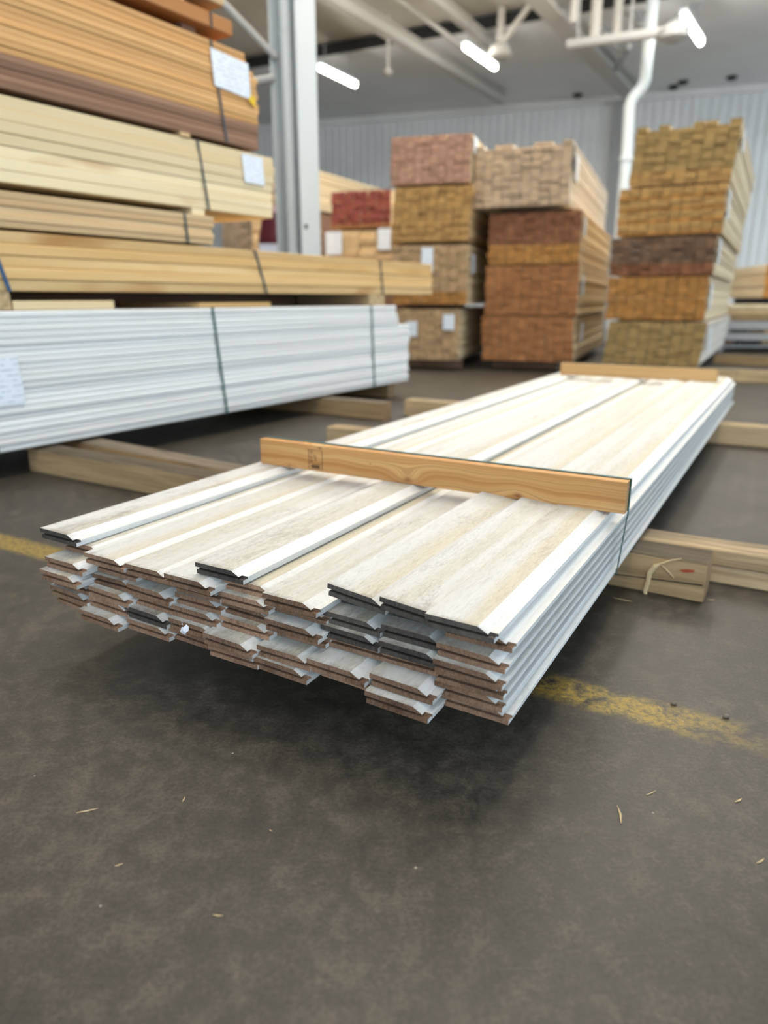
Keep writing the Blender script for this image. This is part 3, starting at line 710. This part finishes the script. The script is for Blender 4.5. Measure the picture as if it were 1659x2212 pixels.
# pale long pack behind the red one
PN = aty(700, 372, 9.7); PN0 = Vector((PN.x, PN.y, 0))
lumber_pack('lumber_pack', 'pale long pack rising behind the brick red pack', PN0 - axes(27)[1] * .5, 27, -1.0, 0.0, PN.z - .45, PN.z, 6, 11, 3.6, M['pack_cream'], M['e_beige'], 43)
tag(put('pack_plinth', (lambda b: (b.box(-.95, -.05, .1, 3.4, 0, PN.z - .452), b.mesh('plinth', [M['brown_side']]))[1])(MB()), None, PN0 - axes(27)[1] * .5, (0, 0, -R(27))), 'dark crate under the pale long pack', 'crate')
# brown pack and wrapped goods between the tan bundle and the column
q0 = aty(485, 530, 7.4); q1 = aty(552, 474, 7.4)
lumber_pack('lumber_pack', 'small greyish brown pack end showing under the cream planks', Vector((q0.x, q0.y, 0)), 20, -.02, q1.x - q0.x, q0.z - .25, q1.z + .03, 5, 12, 1.6, M['tan_side'], M['e_beige'], 44)
tag(put('pack_plinth', (lambda b: (b.box(0, .3, .1, 1.5, 0, q0.z - .252), b.mesh('plinth', [M['brown_side']]))[1])(MB()), None, Vector((q0.x, q0.y, 0)), (0, 0, -R(20))), 'dark crate under the small greyish brown pack', 'crate')
qa = aty(572, 545, 7.0); qb = aty(598, 470, 7.0)
b = MB(); rr_ = qb.x - qa.x + .05; zt = qb.z + .1
b.tube([(0, 0, 0), (0, 0, zt * .3), (0, 0, zt * .8), (.01, 0, zt * .95), (0, 0, zt)], [rr_, rr_ * 1.05, rr_, rr_ * .8, rr_ * .3], 16)
tag(put('wrapped_roll', b.mesh('wrapped_roll', [M['maroon']]), None, (qb.x, qb.y, 0)), 'dark maroon wrapped roll standing behind the column', 'wrapped roll')
qa = aty(585, 540, 6.4)
b = MB(); b.prism(chamfer(-.09, .09, 0, qa.z + .03, .01), -.05, .05); b.prism(chamfer(-.095, .095, qa.z + .03, qa.z + .045, .004), -.055, .055)
tag(put('white_carton', b.mesh('white_carton', [M['paper_white']]), None, (qa.x, qa.y, 0)), 'small white carton beside the foot of the column', 'carton')

# goods at the right edge behind the right stack
g0 = aty(1566, 700, 8.6); GA, GD = axes(8)
rk = thing('trim_rack', 'low rack with two pale grey rails holding dark oddments at the right edge', 'rack', (g0.x - .05, g0.y, 0), -R(8))
for v0, v1, nm in ((712, 690, 'rail'), (735, 716, 'rail')):
    z0_, z1_ = aty(1610, v0, 8.6).z, aty(1610, v1, 8.6).z
    b = MB(); b.prism(chamfer(0, .05, z0_, z1_ - .02, .004), 0, 2.4); b.v = [(y_, x_, z_) for x_, y_, z_ in b.v]; put(nm, b.mesh('rack_rail', [M['steel_grey']]), rk)
for x_ in (0.03, 1.2, 2.3):
    b = MB(); b.box(x_, x_ + .05, .06, .11, 0, aty(1610, 690, 8.6).z); put('post', b.mesh('rack_post', [M['steel_grey']]), rk)
for i in range(5):
    b = MB(); hh = .08 + .05 * (i % 3); b.prism(chamfer(0, .14 + .03*(i % 2), 0, hh, .008), 0, .5); put('offcut', b.mesh('offcut', [[M['brown_side'], M['steel_dark'], M['tan_side']][i % 3]]), rk, (0.08 + .23 * i, .15, 0.09))
b = MB(); b.box(0.03, 2.35, .13, .75, .05, .085); put('shelf', b.mesh('rack_shelf', [M['steel_grey']]), rk)
zg = aty(1610, 692, 8.6).z
for i, (h_, m_) in enumerate(((.06, 'timber_grey'), (.06, 'tan_side'), (.05, 'pack_cream'))):
    b = MB(); b.prism(chamfer(0, .5, 0, h_, .006), 0, 2.2); b.v = [(y_, x_, z_) for x_, y_, z_ in b.v]
    tag(put('loose_plank', b.mesh('loose_plank', [M[m_], M[m_]]), None, (g0.x - .02 + .03 * i, g0.y + .1 - .02*i, zg + .002 + .062 * i), (0, 0, -R(8))), ['lowest grey plank lying on the rack at the right edge', 'middle tan plank lying on the rack at the right edge', 'topmost pale plank lying on the rack at the right edge'][i], 'plank')
g1 = aty(1645, 655, 9.4)
lumber_pack('lumber_pack', 'orange brown pack cut off by the right edge of the view', Vector((g1.x, g1.y, 0)), 10, 0, .8, .62, 1.02, 6, 8, 1.5, M['pack_cream'], M['e_orange'], 51)
tag(put('pack_plinth', (lambda b: (b.box(.05, .75, .1, 1.4, 0, .618), b.mesh('plinth', [M['steel_dark']]))[1])(MB()), None, Vector((g1.x, g1.y, 0)), (0, 0, -R(10))), 'dark crate carrying the orange brown pack at the right edge', 'crate')

# ================================================================ white steel column
cp = aty(645, 500, 5.75)
colm = thing('steel_column', 'white painted steel column with a pipe in its web, standing behind the left stack', 'column', (cp.x, cp.y, 0), R(-38))
HC = CEIL + .14
def cpart(name, *boxes):
    b = MB()
    for q in boxes: b.box(*q)
    return put(name, b.mesh('column_' + name, [M['steel_white']]), colm)
cpart('flange', (.118, .132, -.10, .10, 0, HC)); cpart('flange', (-.132, -.118, -.10, .10, 0, HC)); cpart('web', (-.118, .118, -.006, .006, 0, HC))
b = MB(); b.tube([(0.0, -.062, 0), (0.0, -.062, HC)], .042, 16); pipe = put('pipe', b.mesh('column_pipe', [M['steel_white']]), colm)
for z_ in (0.93, 1.25, 2.4):
    b = MB(); b.tube([(0, -.062, z_), (0, -.062, z_ + .022)], .046, 16); b.box(-.118, .118, -.02, -.014, z_, z_ + .022); put('clamp', b.mesh('pipe_clamp', [M['steel_white']]), pipe)
b = MB(); b.box(-.2, .2, -.16, .16, 0, .02); put('base_plate', b.mesh('base_plate', [M['steel_white']]), colm)
b = MB(); b.tube([(.1325, -.055, 1.12), (.1345, -.055, 1.12)], .018, 10); put('hole', b.mesh('column_hole', [M['steel_dark']]), colm)

# ================================================================ roof steel and lamps
def beam(name, label, a, c, w_, h, mat, cat='roof beam', group=None):
    """I-section beam: two flanges and a web as parts"""
    a = Vector(a); c = Vector(c); L = (c - a).length
    root = thing(name, label, cat, a, 0, group); t = (c - a)
    up = Vector((0, 0, 1)); 
    b = MB(); b.bar((0, 0, h/2), t + Vector((0, 0, h/2)), w_, .02); put('flange', b.mesh('beam_flange', [mat]), root)
    b = MB(); b.bar((0, 0, -h/2), t + Vector((0, 0, -h/2)), w_, .02); put('flange', b.mesh('beam_flange', [mat]), root)
    b = MB(); b.bar((0, 0, 0), t, .02, h - .02); put('web', b.mesh('beam_web', [mat]), root)
    return root
ZB = CEIL - .12
def ext(u0, v0, u1, v1, z, back=6.0):
    p, q = atz(u0, v0, z), atz(u1, v1, z); d = (p - q).normalized(); return p + d * back, q
p, q = ext(730, 0, 1088, 214, ZB); beam('roof_beam', 'long cream roof beam running to the back wall right of the column', p, q, .15, .16, M['steel_cream'])
p, q = ext(1180, 0, 1366, 200, ZB); beam('roof_beam', 'broad cream roof beam ending at the wall pipe', p, q, .26, .20, M['steel_cream'])
p, q = ext(862, 0, 1000, 100, ZB + .05); b = MB(); b.tube([p, q], .035, 8)
tag(put('conduit', b.mesh('conduit', [M['steel_cream']]), None), 'thin conduit leading down to the middle tube lamp', 'conduit')
p, q = ext(945, 0, 1075, 105, ZB); beam('roof_beam', 'narrow roof beam ending at the hanging bracket', p, q, .10, .12, M['steel_cream'])
# tube lamps
def tube_lamp(u0, v0, u1, v1, z, label):
    p, q = atz(u0, v0, z), atz(u1, v1, z); d = q - p; L = d.length; ang = math.atan2(d.y, d.x)
    root = thing('tube_lamp', label, 'lamp', p, ang, 'lit tube lamps under the ceiling')
    b = MB(); b.tube([(0, 0, 0), (.02, 0, 0), (L - .02, 0, 0), (L, 0, 0)], [.02, .036, .036, .02], 12); put('tube', b.mesh('lamp_tube', [M['tube']]), root)
    b = MB(); b.box(-.02, L + .02, -.045, .045, .038, .08); put('housing', b.mesh('lamp_housing', [M['steel_white']]), root)
    for x in (.15, L - .15):
        b = MB(); b.tube([(x, 0, .08), (x, 0, CEIL - z)], .006, 6); put('hanger', b.mesh('lamp_hanger', [M['steel_grey']]), root)
tube_lamp(690, 146, 768, 184, 3.9, 'lit tube lamp just right of the white column')
tube_lamp(1004, 101, 1070, 147, 3.9, 'lit tube lamp in the middle beside the hanging bracket')
tube_lamp(1477, 36, 1514, 93, 3.9, 'lit tube lamp at the top right beyond the wall pipe')
# sprinkler drop
p = atz(838, 150, 3.75); b = MB(); b.tube([p, p + Vector((0, 0, CEIL + .1 - p.z))], .02, 8); b.tube([p - Vector((0, 0, .07)), p - Vector((0, 0, .05)), p], [.03, .06, .05], 10)
tag(put('pendant_sensor', b.mesh('pendant_sensor', [M['steel_cream']]), None), 'thin drop rod with a round head between two lamps', 'drop rod')
# truss node: bracket with web members
p = atz(1080, 112, 3.95)
tr = thing('truss_bracket', 'cream truss bracket with a post and a slanting brace by the middle lamp', 'truss', p)
b = MB(); b.tube([(0, 0, -.09), (0, 0, -.06), (0, 0, .06), (0, 0, .12)], [.10, .17, .14, .06], 12); put('node', b.mesh('truss_node', [M['steel_cream']]), tr)
b = MB(); b.tube([(0, 0, .08), (0.0, 0, CEIL - p.z + .14)], .055, 10); put('post', b.mesh('truss_post', [M['steel_cream']]), tr)
qd = atz(1152, 2, CEIL + .1); b = MB(); b.tube([(0, 0, .08), qd - p], .045, 10); put('brace', b.mesh('truss_brace', [M['steel_cream']]), tr)
# cross pipe below the trusses
p, q = atz(1225, 97, 3.7), atz(1456, 66, 3.7); b = MB(); d = (q - p).normalized(); b.tube([p, q + d * .1], .06, 12)
cpz = thing('cross_pipe', 'pale horizontal pipe crossing below the trusses with a round cap', 'pipe', p)
b2 = MB(); b2.tube([(0, 0, 0), q - p], .06, 12); put('pipe', b2.mesh('cross_pipe', [M['steel_grey']]), cpz)
e_ = q - p; b2 = MB(); b2.tube([e_ + Vector((0, 0, .05)), e_, e_ - Vector((0, 0, .08)), e_ - Vector((0, 0, .12))], [.12, .19, .17, .08], 14); put('cap', b2.mesh('pipe_cap', [M['steel_grey']]), cpz)
for f_ in (.1, .6):
    h_ = e_ * f_; b2 = MB(); b2.tube([h_ + Vector((0, 0, .05)), h_ + Vector((0, 0, CEIL + .14 - p.z))], .012, 6); put('hanger', b2.mesh('pipe_hanger', [M['steel_grey']]), cpz)
# truss posts above the cross pipe
tw = thing('roof_truss', 'roof truss of white posts and braces above the cross pipe', 'truss', atz(1285, 90, 3.8))
o = Vector(tw.location); TM = M['steel_cream']
for nm, a, c, z0_, z1_, r_ in (('post', (1283, 96), (1283, 0), 3.8, None, .07), ('post', (1330, 88), (1338, 0), 3.9, None, .06), ('post', (1238, 50), (1243, 0), 4.0, None, .05), ('post', (1330, 180), (1330, 100), 4.15, None, .05)):
    P = atz(a[0], a[1], z0_); Q = P + Vector((0, 0, 1.15 if z0_ < 4.1 else .45)); b = MB(); b.tube([P - o, Q - o], r_, 10); put(nm, b.mesh('truss_post', [TM]), tw)
for (a, za), (c, zc_) in ((((1250, 0), 4.6), ((1345, 120), 4.0)), (((1395, 70), 4.1), ((1340, 0), 4.5)), (((1360, 100), 4.0), ((1330, 150), 4.2)), (((1440, 60), 3.95), ((1510, 0), 4.4)), (((1380, 60), 4.1), ((1420, 0), 4.5))):
    P = atz(a[0], a[1], za); Q = atz(c[0], c[1], zc_); b = MB(); b.tube([P - o, Q - o], .045, 8); put('brace', b.mesh('truss_brace', [M['steel_grey']]), tw)
# wall downpipe
wn, wc = WD, WD.dot(WP) - .12
pp = [aty(u, v, 10.6) for u, v in ((1411, 3), (1398, 120), (1393, 176), (1384, 192), (1366, 214), (1360, 228), (1354, 330))]
pp.append(Vector((pp[-1].x, pp[-1].y, 0.0)))
b = MB(); b.tube([Vector((pp[0].x, pp[0].y, CEIL + .14))] + pp, .075, 12)
dp = thing('downpipe', 'white downpipe with a double bend rising behind the middle and right stacks', 'downpipe', pp[-1])
b.v = [tuple(Vector(v) - pp[-1]) for v in b.v]; put('pipe', b.mesh('downpipe', [M['steel_white']]), dp)
for z_ in (1.0, 2.4):
    b = MB(); b.tube([(0, 0, z_), (0, 0, z_ + .05)], .095, 12); put('collar', b.mesh('downpipe_collar', [M['steel_white']]), dp)
# tall dark post next to the downpipe
P = onpl(1340, 215, wn, wc - .02); b = MB(); b.box(-.05, .05, -.05, .05, 0, CEIL - .13); b.box(-.09, .09, -.07, -.05, 0, CEIL - .13); b.box(-.09, .09, .05, .07, 0, CEIL - .13)
tag(put('wall_post', b.mesh('wall_post', [M['steel_grey']]), None, (P.x, P.y, 0), (0, 0, -R(18.5))), 'grey steel wall post left of the downpipe', 'post')
# sway rods left of the column
for (a, c, ya, yc, r_, lab) in (((490, 15), (597, 125), 5.72, 5.74, .024, 'slanting brace rod left of the column top'), ((548, 176), (592, 169), 5.72, 5.74, .024, 'short level rod left of the column')):
    P = aty(a[0], a[1], ya); Q = aty(c[0], c[1], yc); d = (P - Q); b = MB(); b.tube([P + d * 1.2, Q], r_, 8); tag(put('brace_rod', b.mesh('brace_rod', [M['steel_grey']]), None), lab, 'brace')
# small dark vents along the top of the wall
for i, (u, v) in enumerate(((1248, 204), (1455, 186), (1476, 176), (1581, 166))):
    P = atz(u, v, CEIL - .006); b = MB(); b.tube([(0, 0, 0), (0, 0, -.02), (0, 0, -.05)], [.09, .09, .05], 12)
    tag(put('ceiling_vent', b.mesh('ceiling_vent', [M['steel_dark']]), None, P), ['small dark ceiling vent left of the wall pipe', 'small dark ceiling vent first right of the wall pipe', 'small dark ceiling vent second right of the wall pipe', 'small dark ceiling vent nearest the right edge'][i], 'vent', 'dark vents by the back wall')

# ================================================================ litter
# crumpled paper scrap stuck in the front end
P = onpl(399, 1361, PD, 0.700)
b = MB(); rr = random.Random(5); ring = []
for i in range(9):
    a = 2 * math.pi * i / 9; r_ = .0085 * rr.uniform(.6, 1.15); ring.append((r_ * math.cos(a) * .8, rr.uniform(-.004, .004), r_ * math.sin(a)))
cfr = (0, -.004, .001); cbk = (0.001, .004, 0)
for i in range(9):
    b.poly([cfr, ring[i], ring[(i + 1) % 9]]); b.poly([cbk, ring[(i + 1) % 9], ring[i]])
b.poly([(-.004, -.001, .008), (-.002, -.001, .009), (-.0045, -.001, .016)])
tag(put('paper_scrap', b.mesh('paper_scrap', [M['paper_white']]), None, P, (0, 0, -R(29.7))), 'crumpled white paper scrap stuck between the ends of the siding boards', 'paper scrap')
# splinters on the floor
spl = [((165,1757),(212,1747),.0016,'long thin straw splinter on the floor at lower left'), ((248,1872),(266,1866),.0014,'small straw splinter below the long one at lower left'),
       ((1341,1780),(1333,1742),.0026,'forked straw splinter standing out on the floor at lower right'), ((1396,1718),(1416,1709),.0014,'thin hooked straw splinter above the forked one'),
       ((1587,1734),(1602,1726),.0022,'short pale chip near the right edge above the lower corner'), ((1325,1292),(1367,1300),.0014,'white sliver on the floor in front of the frayed timber end'),
       ((1634,1866),(1650,1856),.0018,'pale chip at the lower right edge'), ((1528,1296),(1545,1296),.0014,'short sliver right of the frayed timber end'),
       ((394,1733),(399,1722),.0016,'tiny curled chip in the lower left middle'), ((582,1792),(588,1796),.0010,'tiny sliver in the lower middle'), ((460,1977),(482,1979),.0014,'pale flake near the bottom centre left')]
for (a, c, r_, lab) in spl:
    A_ = atz(*a, 0); C_ = atz(*c, 0); mid = (A_ + C_) / 2; b = MB(); n_ = (C_ - A_).cross(Vector((0, 0, 1))).normalized() * r_ * .6; r_ *= .55
    b.tube([A_ - mid + Vector((0, 0, r_)), n_ + Vector((0, 0, r_ * 1.2)), C_ - mid + Vector((0, 0, r_ * .8))], [r_ * .35, r_, r_ * .25], 5)
    tag(put('splinter', b.mesh('floor_splinter', [M['straw']]), None, mid), lab, 'splinter', 'wood splinters on the floor')
for (u, v), r_, lab in (((1455, 1522), .0052, 'small stone on the worn yellow line'), ((1568, 1551), .0056, 'small stone beyond the right end of the yellow line')):
    b = MB(); rr = random.Random(u); b.tube([(-r_, 0, r_*.5), (-r_*.5, 0, r_*.55), (r_*.5, r_*.1, r_*.6), (r_, 0, r_*.5)], [r_*.2, r_*.55, r_*.6, r_*.2], 8)
    tag(put('floor_stone', b.mesh('floor_stone', [M['stone']]), None, atz(u, v, 0)), lab, 'stone')
